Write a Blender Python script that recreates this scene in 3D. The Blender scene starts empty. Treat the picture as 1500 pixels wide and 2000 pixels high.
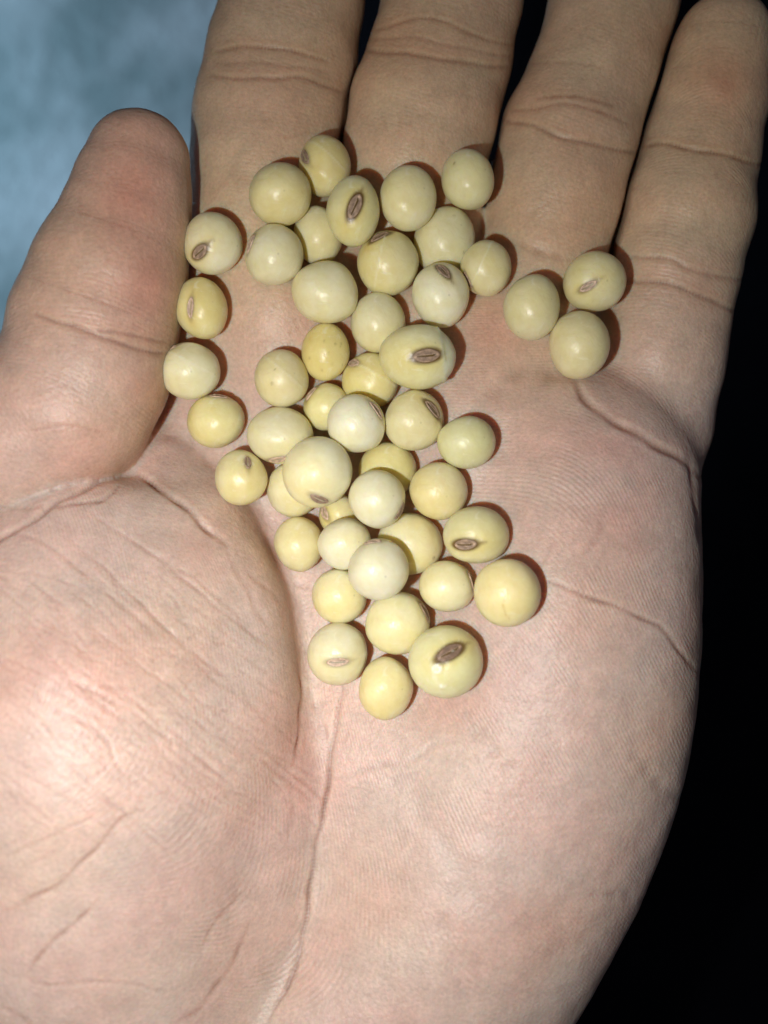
import bpy, math, random
import numpy as np
from mathutils import Vector

# ---------------------------------------------------------------- camera, world, lights
# All modelling is done in millimetres and scaled to metres when meshes are made.
MM = 0.001
D = 115.0                 # lens to palm, mm
F = 1840.0                # focal length in photo pixels (photo 1500 x 2000)
scene = bpy.context.scene
col = scene.collection

cam_d = bpy.data.cameras.new("phone_camera")
cam = bpy.data.objects.new("phone_camera", cam_d)
col.objects.link(cam)
cam.location = (0, 0, D * MM)
cam_d.sensor_width = 36.0
cam_d.sensor_fit = 'AUTO'
cam_d.lens = F / 2000.0 * 36.0
cam_d.clip_start = 0.005
cam_d.clip_end = 20.0
cam_d.dof.use_dof = True
cam_d.dof.focus_distance = (D - 3.0) * MM
cam_d.dof.aperture_fstop = 13.0
scene.camera = cam

world = bpy.data.worlds.new("World")
scene.world = world
world.use_nodes = True
bg = world.node_tree.nodes["Background"]
bg.inputs[0].default_value = (0.80, 0.80, 1.0, 1)
bg.inputs[1].default_value = 0.05

def area_light(name, loc, target, size, power, color, shape='DISK'):
    l = bpy.data.lights.new(name, 'AREA')
    l.shape = shape
    l.size = size * MM
    l.energy = power
    l.color = color
    o = bpy.data.objects.new(name, l)
    col.objects.link(o)
    o.location = Vector(loc) * MM
    d = Vector(target) - Vector(loc)
    o.rotation_euler = d.to_track_quat('-Z', 'Y').to_euler()
    return o
# the phone's flash, just below and left of its lens
flash = area_light("phone_flash", (-25, -14, D + 1), (-10, -26, 0), 3.5, 0.080, (1.0, 0.985, 0.95))
flash.data.spread = math.radians(128)
# cool lamp added below the hand, lighting only the floor like daylight from the left
floor_light = area_light("added_floor_light", (-500, 210, -250), (-270, 210, -420), 260, 0.42, (0.56, 0.80, 1.0))
floor_light.data.spread = math.radians(80)

scene.view_settings.view_transform = 'Standard'
scene.view_settings.look = 'None'
scene.view_settings.exposure = 0.0
scene.view_settings.gamma = 1.0
scene.render.engine = 'CYCLES'
scene.cycles.use_denoising = True
scene.cycles.max_bounces = 8

rng = np.random.default_rng(7)

# ---------------------------------------------------------------- helpers
def at(u, v, z):
    """point in mm seen at photo pixel u,v when it lies at height z"""
    s = (D - z) / F
    return np.array([(u - 750.0) * s, (1000.0 - v) * s, z])

def to_px(P):
    s = F / (D - P[:, 2])
    return P[:, 0] * s + 750.0, 1000.0 - P[:, 1] * s

def smoothstep(a, b, x):
    t = np.clip((x - a) / (b - a), 0, 1)
    return t * t * (3 - 2 * t)

def link_mesh(name, verts, faces, mat, parent=None, colors=None, attrs=None, smooth=True):
    """verts in mm (N,3); faces (M,4) or (M,3) int array"""
    me = bpy.data.meshes.new(name)
    n, m, k = len(verts), len(faces), faces.shape[1]
    me.vertices.add(n)
    me.vertices.foreach_set("co", (verts * MM).astype(np.float32).ravel())
    me.loops.add(m * k)
    me.loops.foreach_set("vertex_index", faces.astype(np.int32).ravel())
    me.polygons.add(m)
    me.polygons.foreach_set("loop_start", np.arange(0, m * k, k, dtype=np.int32))
    me.update(calc_edges=True)
    me.validate()
    if smooth:
        me.polygons.foreach_set("use_smooth", np.ones(m, dtype=bool))
    if colors is not None:
        a = me.attributes.new("tint", 'FLOAT_COLOR', 'POINT')
        a.data.foreach_set("color", np.concatenate([colors, np.ones((n, 1))], 1).astype(np.float32).ravel())
    for key, val in (attrs or {}).items():
        a = me.attributes.new(key, 'FLOAT', 'POINT')
        a.data.foreach_set("value", val.astype(np.float32))
    if mat:
        me.materials.append(mat)
    o = bpy.data.objects.new(name, me)
    col.objects.link(o)
    if parent:
        o.parent = parent
    return o

def new_mat(name):
    m = bpy.data.materials.new(name)
    m.use_nodes = True
    nt = m.node_tree
    return m, nt, nt.nodes["Principled BSDF"]

def node(nt, kind, **kw):
    n = nt.nodes.new(kind)
    for k, v in kw.items():
        if k.startswith("i_"):
            n.inputs[k[2:].replace("_", " ")].default_value = v
        else:
            setattr(n, k, v)
    return n

def math_node(nt, op, a, b=None, c=None):
    n = nt.nodes.new("ShaderNodeMath")
    n.operation = op
    for i, x in enumerate((a, b, c)):
        if x is None:
            continue
        if isinstance(x, (int, float)):
            n.inputs[i].default_value = x
        else:
            nt.links.new(x, n.inputs[i])
    return n.outputs[0]

# ---------------------------------------------------------------- materials
def skin_material():
    m, nt, p = new_mat("skin")
    L = nt.links.new
    geo = node(nt, "ShaderNodeTexCoord")
    tint = node(nt, "ShaderNodeAttribute", attribute_name="tint")
    # soft blotches of blood under the skin
    n1 = node(nt, "ShaderNodeTexNoise", i_Scale=95.0, i_Detail=3.0, i_Roughness=0.55)
    L(geo.outputs["Object"], n1.inputs["Vector"])
    r1 = node(nt, "ShaderNodeValToRGB")
    r1.color_ramp.elements[0].position = 0.32
    r1.color_ramp.elements[0].color = (1.03, 0.965, 0.95, 1)
    r1.color_ramp.elements[1].position = 0.68
    r1.color_ramp.elements[1].color = (0.985, 1.015, 1.015, 1)
    L(n1.outputs["Fac"], r1.inputs["Fac"])
    mul = node(nt, "ShaderNodeMix", data_type='RGBA', blend_type='MULTIPLY')
    mul.inputs[0].default_value = 1.0
    L(tint.outputs["Color"], mul.inputs[6])
    L(r1.outputs["Color"], mul.inputs[7])
    n2 = node(nt, "ShaderNodeTexNoise", i_Scale=420.0, i_Detail=2.0)
    L(geo.outputs["Object"], n2.inputs["Vector"])
    r2 = node(nt, "ShaderNodeMapRange", i_From_Min=0.3, i_From_Max=0.7, i_To_Min=0.93, i_To_Max=1.07)
    L(n2.outputs["Fac"], r2.inputs["Value"])
    mul2 = node(nt, "ShaderNodeMix", data_type='RGBA', blend_type='MULTIPLY')
    mul2.inputs[0].default_value = 1.0
    L(mul.outputs[2], mul2.inputs[6])
    L(r2.outputs["Result"], mul2.inputs[7])
    # friction ridges
    ph = node(nt, "ShaderNodeAttribute", attribute_name="ridge_phase")
    am = node(nt, "ShaderNodeAttribute", attribute_name="ridge_amp")
    wob = node(nt, "ShaderNodeTexNoise", i_Scale=600.0, i_Detail=2.0)
    L(geo.outputs["Object"], wob.inputs["Vector"])
    w = math_node(nt, 'MULTIPLY_ADD', wob.outputs["Fac"], 2.4, ph.outputs["Fac"])
    sn = math_node(nt, 'SINE', w)
    fade = node(nt, "ShaderNodeTexNoise", i_Scale=160.0, i_Detail=2.0)
    L(geo.outputs["Object"], fade.inputs["Vector"])
    fr = node(nt, "ShaderNodeMapRange", i_From_Min=0.4, i_From_Max=0.62, i_To_Min=0.1, i_To_Max=1.0)
    L(fade.outputs["Fac"], fr.inputs["Value"])
    pores = node(nt, "ShaderNodeTexNoise", i_Scale=1900.0, i_Detail=1.0)
    L(geo.outputs["Object"], pores.inputs["Vector"])
    rid = math_node(nt, 'MULTIPLY', sn, am.outputs["Fac"])
    rid = math_node(nt, 'MULTIPLY', rid, fr.outputs["Result"])
    micro = node(nt, "ShaderNodeTexVoronoi", feature='DISTANCE_TO_EDGE', i_Scale=1900.0)
    wv = node(nt, "ShaderNodeVectorMath", operation='MULTIPLY_ADD')
    wv.inputs[1].default_value = (0.0006, 0.0006, 0.0006)
    L(wob.outputs["Color"], wv.inputs[0])
    L(geo.outputs["Object"], wv.inputs[2])
    L(wv.outputs[0], micro.inputs["Vector"])
    mc = math_node(nt, 'MINIMUM', micro.outputs["Distance"], 0.16)
    h = math_node(nt, 'MULTIPLY_ADD', mc, 1.1, math_node(nt, 'MULTIPLY', rid, 0.36))
    h = math_node(nt, 'MULTIPLY_ADD', pores.outputs["Fac"], 1.5, h)
    b = node(nt, "ShaderNodeBump")
    b.inputs["Strength"].default_value = 1.0
    b.inputs["Distance"].default_value = 0.000052
    L(h, b.inputs["Height"])
    L(b.outputs["Normal"], p.inputs["Normal"])
    # ridge tops a touch paler than the furrows (dry horny skin)
    pale = node(nt, "ShaderNodeMapRange", i_From_Min=-1.0, i_From_Max=1.0, i_To_Min=0.955, i_To_Max=1.045)
    L(rid, pale.inputs["Value"])
    mul3 = node(nt, "ShaderNodeMix", data_type='RGBA', blend_type='MULTIPLY')
    mul3.inputs[0].default_value = 1.0
    L(mul2.outputs[2], mul3.inputs[6])
    L(pale.outputs["Result"], mul3.inputs[7])
    n4 = node(nt, "ShaderNodeTexNoise", i_Scale=2300.0, i_Detail=3.0, i_Roughness=0.6)
    L(geo.outputs["Object"], n4.inputs["Vector"])
    r4 = node(nt, "ShaderNodeMapRange", i_From_Min=0.3, i_From_Max=0.7, i_To_Min=0.90, i_To_Max=1.10)
    L(n4.outputs["Fac"], r4.inputs["Value"])
    mul4 = node(nt, "ShaderNodeMix", data_type='RGBA', blend_type='MULTIPLY')
    mul4.inputs[0].default_value = 1.0
    L(mul3.outputs[2], mul4.inputs[6])
    L(r4.outputs["Result"], mul4.inputs[7])
    L(mul4.outputs[2], p.inputs["Base Color"])
    p.inputs["Roughness"].default_value = 0.46
    p.inputs["Specular IOR Level"].default_value = 0.40
    p.inputs["Subsurface Weight"].default_value = 0.85
    p.inputs["Subsurface Radius"].default_value = (1.0, 0.34, 0.18)
    p.inputs["Subsurface Scale"].default_value = 0.0034
    return m

def bean_material():
    m, nt, p = new_mat("bean_coat")
    L = nt.links.new
    geo = node(nt, "ShaderNodeTexCoord")
    tint = node(nt, "ShaderNodeAttribute", attribute_name="tint")
    n1 = node(nt, "ShaderNodeTexNoise", i_Scale=260.0, i_Detail=6.0, i_Roughness=0.68)
    L(geo.outputs["Object"], n1.inputs["Vector"])
    r1 = node(nt, "ShaderNodeValToRGB")
    r1.color_ramp.elements[0].position = 0.3
    r1.color_ramp.elements[0].color = (0.90, 0.86, 0.76, 1)
    r1.color_ramp.elements[1].position = 0.7
    r1.color_ramp.elements[1].color = (1.03, 1.04, 1.10, 1)
    L(n1.outputs["Fac"], r1.inputs["Fac"])
    mul = node(nt, "ShaderNodeMix", data_type='RGBA', blend_type='MULTIPLY')
    mul.inputs[0].default_value = 1.0
    L(tint.outputs["Color"], mul.inputs[6])
    L(r1.outputs["Color"], mul.inputs[7])
    # sparse dark specks of dust
    v = node(nt, "ShaderNodeTexVoronoi", feature='F1', i_Scale=330.0)
    L(geo.outputs["Object"], v.inputs["Vector"])
    sp = node(nt, "ShaderNodeMapRange", i_From_Min=0.02, i_From_Max=0.06, i_To_Min=0.75, i_To_Max=1.0)
    L(v.outputs["Distance"], sp.inputs["Value"])
    mul2 = node(nt, "ShaderNodeMix", data_type='RGBA', blend_type='MULTIPLY')
    mul2.inputs[0].default_value = 0.7
    L(mul.outputs[2], mul2.inputs[6])
    L(sp.outputs["Result"], mul2.inputs[7])
    # pale scuffed patches and faint streaks in the coat
    n3 = node(nt, "ShaderNodeTexNoise", i_Scale=520.0, i_Detail=5.0, i_Roughness=0.7, i_Distortion=1.2)
    L(geo.outputs["Object"], n3.inputs["Vector"])
    r3 = node(nt, "ShaderNodeMapRange", i_From_Min=0.56, i_From_Max=0.72, i_To_Min=0.0, i_To_Max=0.5)
    L(n3.outputs["Fac"], r3.inputs["Value"])
    mix3 = node(nt, "ShaderNodeMix", data_type='RGBA')
    mix3.inputs[7].default_value = (0.86, 0.82, 0.66, 1)
    L(r3.outputs["Result"], mix3.inputs[0])
    L(mul2.outputs[2], mix3.inputs[6])
    L(mix3.outputs[2], p.inputs["Base Color"])
    n2 = node(nt, "ShaderNodeTexNoise", i_Scale=1500.0, i_Detail=3.0)
    L(geo.outputs["Object"], n2.inputs["Vector"])
    b = node(nt, "ShaderNodeBump")
    b.inputs["Strength"].default_value = 0.35
    b.inputs["Distance"].default_value = 0.00006
    L(n2.outputs["Fac"], b.inputs["Height"])
    n5 = node(nt, "ShaderNodeTexNoise", i_Scale=420.0, i_Detail=3.0, i_Distortion=0.8)
    L(geo.outputs["Object"], n5.inputs["Vector"])
    b2 = node(nt, "ShaderNodeBump")
    b2.inputs["Strength"].default_value = 0.5
    b2.inputs["Distance"].default_value = 0.00030
    L(n5.outputs["Fac"], b2.inputs["Height"])
    L(b2.outputs["Normal"], b.inputs["Normal"])
    L(b.outputs["Normal"], p.inputs["Normal"])
    rr = node(nt, "ShaderNodeMapRange", i_From_Min=0.3, i_From_Max=0.7, i_To_Min=0.31, i_To_Max=0.44)
    L(n1.outputs["Fac"], rr.inputs["Value"])
    L(rr.outputs["Result"], p.inputs["Roughness"])
    p.inputs["Specular IOR Level"].default_value = 0.4
    p.inputs["Subsurface Weight"].default_value = 0.8
    p.inputs["Subsurface Radius"].default_value = (1.0, 0.75, 0.25)
    p.inputs["Subsurface Scale"].default_value = 0.0020
    return m

def hilum_material():
    m, nt, p = new_mat("hilum_scar")
    L = nt.links.new
    geo = node(nt, "ShaderNodeTexCoord")
    tint = node(nt, "ShaderNodeAttribute", attribute_name="tint")
    n1 = node(nt, "ShaderNodeTexNoise", i_Scale=2200.0, i_Detail=3.0)
    L(geo.outputs["Object"], n1.inputs["Vector"])
    r = node(nt, "ShaderNodeMapRange", i_From_Min=0.3, i_From_Max=0.7, i_To_Min=0.72, i_To_Max=1.25)
    L(n1.outputs["Fac"], r.inputs["Value"])
    mul = node(nt, "ShaderNodeMix", data_type='RGBA', blend_type='MULTIPLY')
    mul.inputs[0].default_value = 1.0
    L(tint.outputs["Color"], mul.inputs[6])
    L(r.outputs["Result"], mul.inputs[7])
    L(mul.outputs[2], p.inputs["Base Color"])
    b = node(nt, "ShaderNodeBump")
    b.inputs["Strength"].default_value = 0.8
    b.inputs["Distance"].default_value = 0.0001
    L(n1.outputs["Fac"], b.inputs["Height"])
    L(b.outputs["Normal"], p.inputs["Normal"])
    p.inputs["Roughness"].default_value = 0.55
    return m

def floor_material():
    m, nt, p = new_mat("blue_grey_cement")
    L = nt.links.new
    geo = node(nt, "ShaderNodeTexCoord")
    n1 = node(nt, "ShaderNodeTexNoise", i_Scale=15.0, i_Detail=4.0, i_Roughness=0.55)
    L(geo.outputs["Object"], n1.inputs["Vector"])
    r1 = node(nt, "ShaderNodeValToRGB")
    r1.color_ramp.elements[0].position = 0.36
    r1.color_ramp.elements[0].color = (0.25, 0.34, 0.36, 1)
    r1.color_ramp.elements[1].position = 0.64
    r1.color_ramp.elements[1].color = (0.52, 0.61, 0.65, 1)
    L(n1.outputs["Fac"], r1.inputs["Fac"])
    L(r1.outputs["Color"], p.inputs["Base Color"])
    p.inputs["Roughness"].default_value = 0.8
    n2 = node(nt, "ShaderNodeTexNoise", i_Scale=120.0, i_Detail=4.0)
    L(geo.outputs["Object"], n2.inputs["Vector"])
    b = node(nt, "ShaderNodeBump")
    b.inputs["Distance"].default_value = 0.002
    L(n2.outputs["Fac"], b.inputs["Height"])
    L(b.outputs["Normal"], p.inputs["Normal"])
    return m

def cloth_material():
    m, nt, p = new_mat("black_cloth")
    L = nt.links.new
    geo = node(nt, "ShaderNodeTexCoord")
    n1 = node(nt, "ShaderNodeTexNoise", i_Scale=30.0, i_Detail=3.0)
    L(geo.outputs["Object"], n1.inputs["Vector"])
    r1 = node(nt, "ShaderNodeValToRGB")
    r1.color_ramp.elements[0].color = (0.004, 0.004, 0.006, 1)
    r1.color_ramp.elements[1].color = (0.010, 0.011, 0.017, 1)
    L(n1.outputs["Fac"], r1.inputs["Fac"])
    L(r1.outputs["Color"], p.inputs["Base Color"])
    p.inputs["Roughness"].default_value = 0.95
    p.inputs["Specular IOR Level"].default_value = 0.1
    wv = node(nt, "ShaderNodeTexWave", i_Scale=400.0)
    L(geo.outputs["Object"], wv.inputs["Vector"])
    b = node(nt, "ShaderNodeBump")
    b.inputs["Distance"].default_value = 0.0004
    L(wv.outputs["Fac"], b.inputs["Height"])
    L(b.outputs["Normal"], p.inputs["Normal"])
    return m

SKIN, BEAN, HILUM = skin_material(), bean_material(), hilum_material()

# ---------------------------------------------------------------- background: floor and black cloth
def grid(x0, x1, y0, y1, nx, ny):
    X, Y = np.meshgrid(np.linspace(x0, x1, nx), np.linspace(y0, y1, ny))
    idx = np.arange(nx * ny).reshape(ny, nx)
    f = np.stack([idx[:-1, :-1], idx[:-1, 1:], idx[1:, 1:], idx[1:, :-1]], -1).reshape(-1, 4)
    return X.ravel(), Y.ravel(), f

FLOOR_Z = -420.0
X, Y, f = grid(-2500, 2500, -2500, 2500, 60, 60)
Z = FLOOR_Z + 0 * X
floor = link_mesh("floor", np.stack([X, Y, Z], 1), f, floor_material())
floor["kind"] = "structure"
floor["label"] = "blue grey mottled cement floor far below the hand, out of focus"

def build_cloth():
    # a black cloth lying on the floor; its left border runs under the index finger
    nx, ny = 140, 160
    X, Y, f = grid(0, 1, -620, 620, nx, ny)
    left = -58 + 18 * np.sin(Y / 130.0) + 8 * np.sin(Y / 47.0 + 1) + np.where(Y < 60, (Y - 60) * 0.35, 0)
    Xw = left + X * (900 - left)
    fold = 9 * np.sin(Xw / 55.0 + Y / 160.0) + 6 * np.sin(Xw / 31.0 - Y / 90.0 + 2) + 4 * np.sin(Y / 40.0 + Xw / 120.0)
    edge = smoothstep(0, 0.12, X)
    Z = FLOOR_Z + 4 + (16 + fold) * edge
    n = len(Xw)
    V = np.concatenate([np.stack([Xw, Y, Z], 1), np.stack([Xw, Y, Z - 2.0], 1)])
    F2 = [f, f[:, ::-1] + n]
    idx = np.arange(nx * ny).reshape(ny, nx)
    rim = np.concatenate([idx[0, :], idx[1:, -1], idx[-1, -2::-1], idx[-2:0:-1, 0]])
    nxt = np.roll(rim, -1)
    F2.append(np.stack([nxt, rim, rim + n, nxt + n], 1))
    o = link_mesh("cloth", V, np.concatenate(F2), cloth_material())
    o["label"] = "black cloth with soft folds lying under the hand, right of the blue grey floor"
    o["category"] = "cloth"
build_cloth()

# ---------------------------------------------------------------- the hand as a signed distance field
def PT(u, v, z, rpx):
    """joint at pixel u,v, height z; radius given in photo pixels at that height"""
    p = at(u, v, z)
    return (p, rpx * (D - z) / F)

CH = {}   # chains of joints, one per digit and per pad of the palm
CH["index"] = [PT(665, -470, -6, 105), PT(635, -320, -8, 118), PT(600, -150, -9, 128), PT(574, 0, -9.5, 136),
               PT(551, 125, -9.5, 142), PT(528, 240, -9.5, 148), PT(523, 330, -9.5, 150), PT(530, 430, -10, 155),
               PT(575, 600, -11, 168)]
CH["middle"] = [PT(965, -540, -6, 105), PT(945, -390, -8, 118), PT(910, -170, -9, 128), PT(883, 0, -9.5, 135),
                PT(857, 120, -9.5, 138), PT(825, 230, -9.5, 147), PT(808, 320, -10, 149), PT(800, 470, -11, 150),
                PT(795, 620, -12, 158)]
CH["ring"] = [PT(1320, -450, -6, 95), PT(1296, -320, -7, 108), PT(1243, -140, -8.5, 118), PT(1199, 0, -9, 122),
              PT(1160, 150, -9.5, 122), PT(1111, 270, -9.5, 134), PT(1080, 390, -10, 139), PT(1050, 520, -11, 140),
              PT(1000, 660, -12, 150)]
CH["pinky"] = [PT(1412, 80, -6, 87), PT(1404, 120, -6.5, 96), PT(1387, 200, -7.5, 108), PT(1364, 300, -8.5, 115), PT(1338, 420, -8.5, 129),
               PT(1306, 540, -9, 130), PT(1281, 700, -9.5, 129), PT(1262, 830, -11, 122), PT(1200, 960, -13, 130)]
CH["thumb"] = [PT(272, 312, 3, 97), PT(258, 380, 3.0, 112), PT(243, 450, 3.0, 126), PT(215, 540, 3.0, 150),
               PT(186, 630, 2.5, 160), PT(168, 725, 2.5, 160), PT(132, 790, 2.5, 163), PT(50, 845, 2, 160), PT(-60, 890, 1, 165), PT(-170, 990, -4, 180)]
def spline(ch, m=3):
    A = np.array([np.append(p, r) for p, r in ch]); Q = np.concatenate([[2 * A[0] - A[1]], A, [2 * A[-1] - A[-2]]]); out = []
    for i in range(1, len(Q) - 2):
        a, b, c, d_ = Q[i - 1:i + 3]
        for t in np.arange(m) / m:
            out.append(.5 * (2 * b + (c - a) * t + (2 * a - 5 * b + 4 * c - d_) * t * t + (3 * b - a - 3 * c + d_) * t ** 3))
    out.append(A[-1])
    return [(o[:3], o[3]) for o in out]
PALM = [  # (chain, blend k)
    ([PT(520, 470, -12, 150), PT(470, 650, -14, 150), PT(440, 850, -16, 150), PT(480, 1050, -19, 170)], 5),
    ([PT(330, 800, -18, 95), PT(420, 880, -17, 120)], 4),
    ([PT(575, 600, -11, 168), PT(610, 850, -15, 190), PT(640, 1400, -18, 230), PT(640, 2000, -17, 260)], 6),
    ([PT(795, 620, -12, 158), PT(780, 900, -16.5, 200), PT(780, 1500, -17.5, 260), PT(720, 2100, -16, 280)], 8),
    ([PT(1000, 660, -12, 160), PT(960, 900, -14, 195), PT(930, 1500, -14.5, 260), PT(700, 2100, -14, 280)], 8),
    (spline([PT(1170, 900, -9, 150), PT(1132, 980, -8.5, 183), PT(1090, 1200, -8.5, 228), PT(1056, 1420, -9, 240),
      PT(953, 1650, -9, 252), PT(826, 1850, -10, 260), PT(655, 2050, -11, 270)]), 6),
    ([PT(1065, 845, -3.8, 88), PT(1190, 962, -4.6, 108)], 4),
]
THENAR = [
    ([PT(385, 1050, -3, 118), PT(398, 1200, -1.5, 150), PT(395, 1350, -1.5, 180), PT(365, 1490, -2, 202), PT(325, 1650, -6, 245), PT(320, 1900, -11, 300)], 6),
    ([PT(110, 1180, 0, 220), PT(170, 1330, 1.5, 262), PT(180, 1480, 1.5, 280), PT(180, 1700, -3, 300), PT(250, 2000, -9, 340)], 7),
    ([PT(430, 1400, -14.5, 262), PT(447, 1510, -13.2, 286), PT(418, 1700, -13.2, 298), PT(372, 1950, -14, 315)], 3),
    ([PT(180, 1060, 1, 130), PT(330, 1120, -1, 140)], 6),
    ([PT(310, 935, -5, 80), PT(400, 985, -6, 95)], 3.0),
    ([PT(330, 900, -10, 95), PT(430, 960, -12, 115), PT(480, 1040, -13, 110)], 3),
    ([PT(200, 955, -6, 100), PT(100, 1010, -4, 120)], 3),
]
WRIST = [([PT(560, 2150, -14, 330), PT(480, 2700, -22, 400), PT(420, 3300, -30, 430)], 14),
         ([PT(690, 2150, -14, 300), PT(660, 2700, -22, 390), PT(600, 3300, -30, 420)], 14)]

def smin(a, b, k):
    h = np.maximum(k - np.abs(a - b), 0) / k
    return np.minimum(a, b) - h * h * k * 0.25

def axis_steps(parts):
    out = []
    for a, b, s in parts:
        out.append(np.arange(a, b - 1e-6, s))
    out.append([parts[-1][1]])
    return np.concatenate(out).astype(np.float32)

GX = axis_steps([(-84, -50, 1.3), (-50, 50, 0.42), (50, 57, 1.0)])
GY = axis_steps([(-150, -66, 1.6), (-66, 66, 0.42), (66, 112, 1.3)])
GZ = axis_steps([(-56, -26, 1.5), (-26, 24, 0.6)])

class Field:
    def __init__(self, shape=None):
        self.d = np.full((len(GX), len(GY), len(GZ)), 30.0, np.float32)
    def seg(self, p, q, k, pad=4.0):
        (a, ra), (b, rb) = p, q
        lo = np.minimum(a - ra, b - rb) - pad - k
        hi = np.maximum(a + ra, b + rb) + pad + k
        sl = []
        for g, l, h in ((GX, lo[0], hi[0]), (GY, lo[1], hi[1]), (GZ, lo[2], hi[2])):
            i0, i1 = np.searchsorted(g, [l, h])
            if i1 - i0 < 1:
                return
            sl.append(slice(i0, i1))
        x = GX[sl[0]][:, None, None] - np.float32(a[0])
        y = GY[sl[1]][None, :, None] - np.float32(a[1])
        z = GZ[sl[2]][None, None, :] - np.float32(a[2])
        ba = (b - a).astype(np.float32)
        t = np.clip((x * ba[0] + y * ba[1] + z * ba[2]) / np.float32(ba @ ba), 0, 1)
        dd = np.sqrt((x - t * ba[0]) ** 2 + (y - t * ba[1]) ** 2 + (z - t * ba[2]) ** 2) - (ra + t * (rb - ra))
        s = tuple(sl)
        self.d[s] = smin(self.d[s], dd.astype(np.float32), k)
    def chain(self, ch, k):
        for p, q in zip(ch[:-1], ch[1:]):
            self.seg(p, q, k)

# digits keep sharp grooves between them, then blend softly into the palm
fields = []
for nme in ("index", "middle", "ring", "pinky"):
    fl = Field()
    fl.chain(CH[nme], 1.0)
    fields.append(fl.d)
fingers = fields[0]
for d_ in fields[1:]:
    fingers = smin(fingers, d_, np.float32(0.4))
# thin gaps pressed between neighbouring digits, down to the webs
gaps = None
for a_, b_, ylim in ((0, 1, 40.5), (1, 2, 39.5), (2, 3, 30.5)):
    g_ = np.abs(fields[a_] - fields[b_]) * .5
    half = (.31 + 0 * GZ).astype(np.float32)
    g_ = np.maximum(g_ - half[None, None, :], (-12 - GZ)[None, None, :])
    g_ = np.maximum(g_, (ylim - GY)[None, :, None])
    g_[np.maximum(fields[a_], fields[b_]) > 3.5] = 9
    gaps = g_ if gaps is None else np.minimum(gaps, g_)
del fields
palm = Field()
for ch, k in PALM + WRIST:
    palm.chain(ch, k)
then = Field()
for ch, k in THENAR:
    then.chain(ch, k)
thumb = Field()
thumb.chain(CH["thumb"], 1.0)
body = smin(palm.d, fingers, np.float32(2.6))
body = smin(body, then.d, np.float32(1.5))
body = smin(body, thumb.d, np.float32(0.8))
body = np.maximum(body, -gaps)
del gaps
del palm, fingers, then, thumb

def surface_nets(d):
    nx, ny, nz = d.shape
    ins = d < 0
    c = [ins[i:nx - 1 + i, j:ny - 1 + j, k:nz - 1 + k] for i in (0, 1) for j in (0, 1) for k in (0, 1)]
    cnt = sum(x.astype(np.int8) for x in c)
    cells = np.argwhere((cnt > 0) & (cnt < 8))
    ci, cj, ck = cells.T
    vid = np.full((nx - 1, ny - 1, nz - 1), -1, np.int32)
    vid[ci, cj, ck] = np.arange(len(cells))
    acc = np.zeros((len(cells), 3)); num = np.zeros(len(cells))
    corners = [(i, j, k) for i in (0, 1) for j in (0, 1) for k in (0, 1)]
    for a in corners:
        for ax in range(3):
            if a[ax] == 1:
                continue
            b = list(a); b[ax] = 1
            da = d[ci + a[0], cj + a[1], ck + a[2]]
            db = d[ci + b[0], cj + b[1], ck + b[2]]
            m = (da < 0) != (db < 0)
            t = np.where(m, da / np.where(m, da - db, 1), 0)
            pa = np.stack([GX[ci + a[0]], GY[cj + a[1]], GZ[ck + a[2]]], 1)
            pb = np.stack([GX[ci + b[0]], GY[cj + b[1]], GZ[ck + b[2]]], 1)
            P = pa + (pb - pa) * t[:, None]
            acc[m] += P[m]; num[m] += 1
    V = acc / num[:, None]
    faces = []
    for ax in range(3):
        sl0 = [slice(1, -1)] * 3; sl1 = [slice(1, -1)] * 3
        sl0[ax] = slice(0, -1); sl1[ax] = slice(1, None)
        a, b = ins[tuple(sl0)], ins[tuple(sl1)]
        e = np.argwhere(a != b)
        off = np.ones(3, int); off[ax] = 0
        g = e + off
        sgn = a[tuple(e.T)]
        o1, o2 = [(1, 2), (2, 0), (0, 1)][ax]
        q = []
        for s1, s2 in ((-1, -1), (0, -1), (0, 0), (-1, 0)):
            h = g.copy(); h[:, o1] += s1; h[:, o2] += s2
            q.append(vid[h[:, 0], h[:, 1], h[:, 2]])
        q = np.stack(q, 1)
        q[~sgn] = q[~sgn][:, ::-1]
        faces.append(q)
    return V, np.concatenate(faces)

V, Fq = surface_nets(body)
del body
# Laplacian smoothing on the quad graph
def smooth_mesh(V, Fq, it, lam):
    e = np.concatenate([Fq[:, [0, 1]], Fq[:, [1, 2]], Fq[:, [2, 3]], Fq[:, [3, 0]]])
    deg = np.bincount(e.ravel(), minlength=len(V)).astype(float)
    for l in [lam] * it:
        s = np.stack([np.bincount(e[:, 0], V[e[:, 1], k], len(V)) + np.bincount(e[:, 1], V[e[:, 0], k], len(V)) for k in range(3)], 1)
        V = V + l * (s / np.maximum(deg, 1)[:, None] - V)
    return V
V = smooth_mesh(V, Fq, 3, 0.5)

# one Catmull-Clark step for finer creases
tmp = link_mesh("tmp", V, Fq, None)
md = tmp.modifiers.new("s", 'SUBSURF'); md.levels = 1
dg = bpy.context.evaluated_depsgraph_get()
ev = tmp.evaluated_get(dg); me = ev.to_mesh()
n = len(me.vertices)
V = np.empty(n * 3, np.float32); me.vertices.foreach_get("co", V); V = V.reshape(-1, 3).astype(float) / MM
N = np.empty(n * 3, np.float32); me.vertices.foreach_get("normal", N); N = N.reshape(-1, 3).astype(float)
Fq = np.empty(len(me.loops), np.int32); me.loops.foreach_get("vertex_index", Fq); Fq = Fq.reshape(-1, 4)
ev.to_mesh_clear()
td = tmp.data
bpy.data.objects.remove(tmp); bpy.data.meshes.remove(td)

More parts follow.
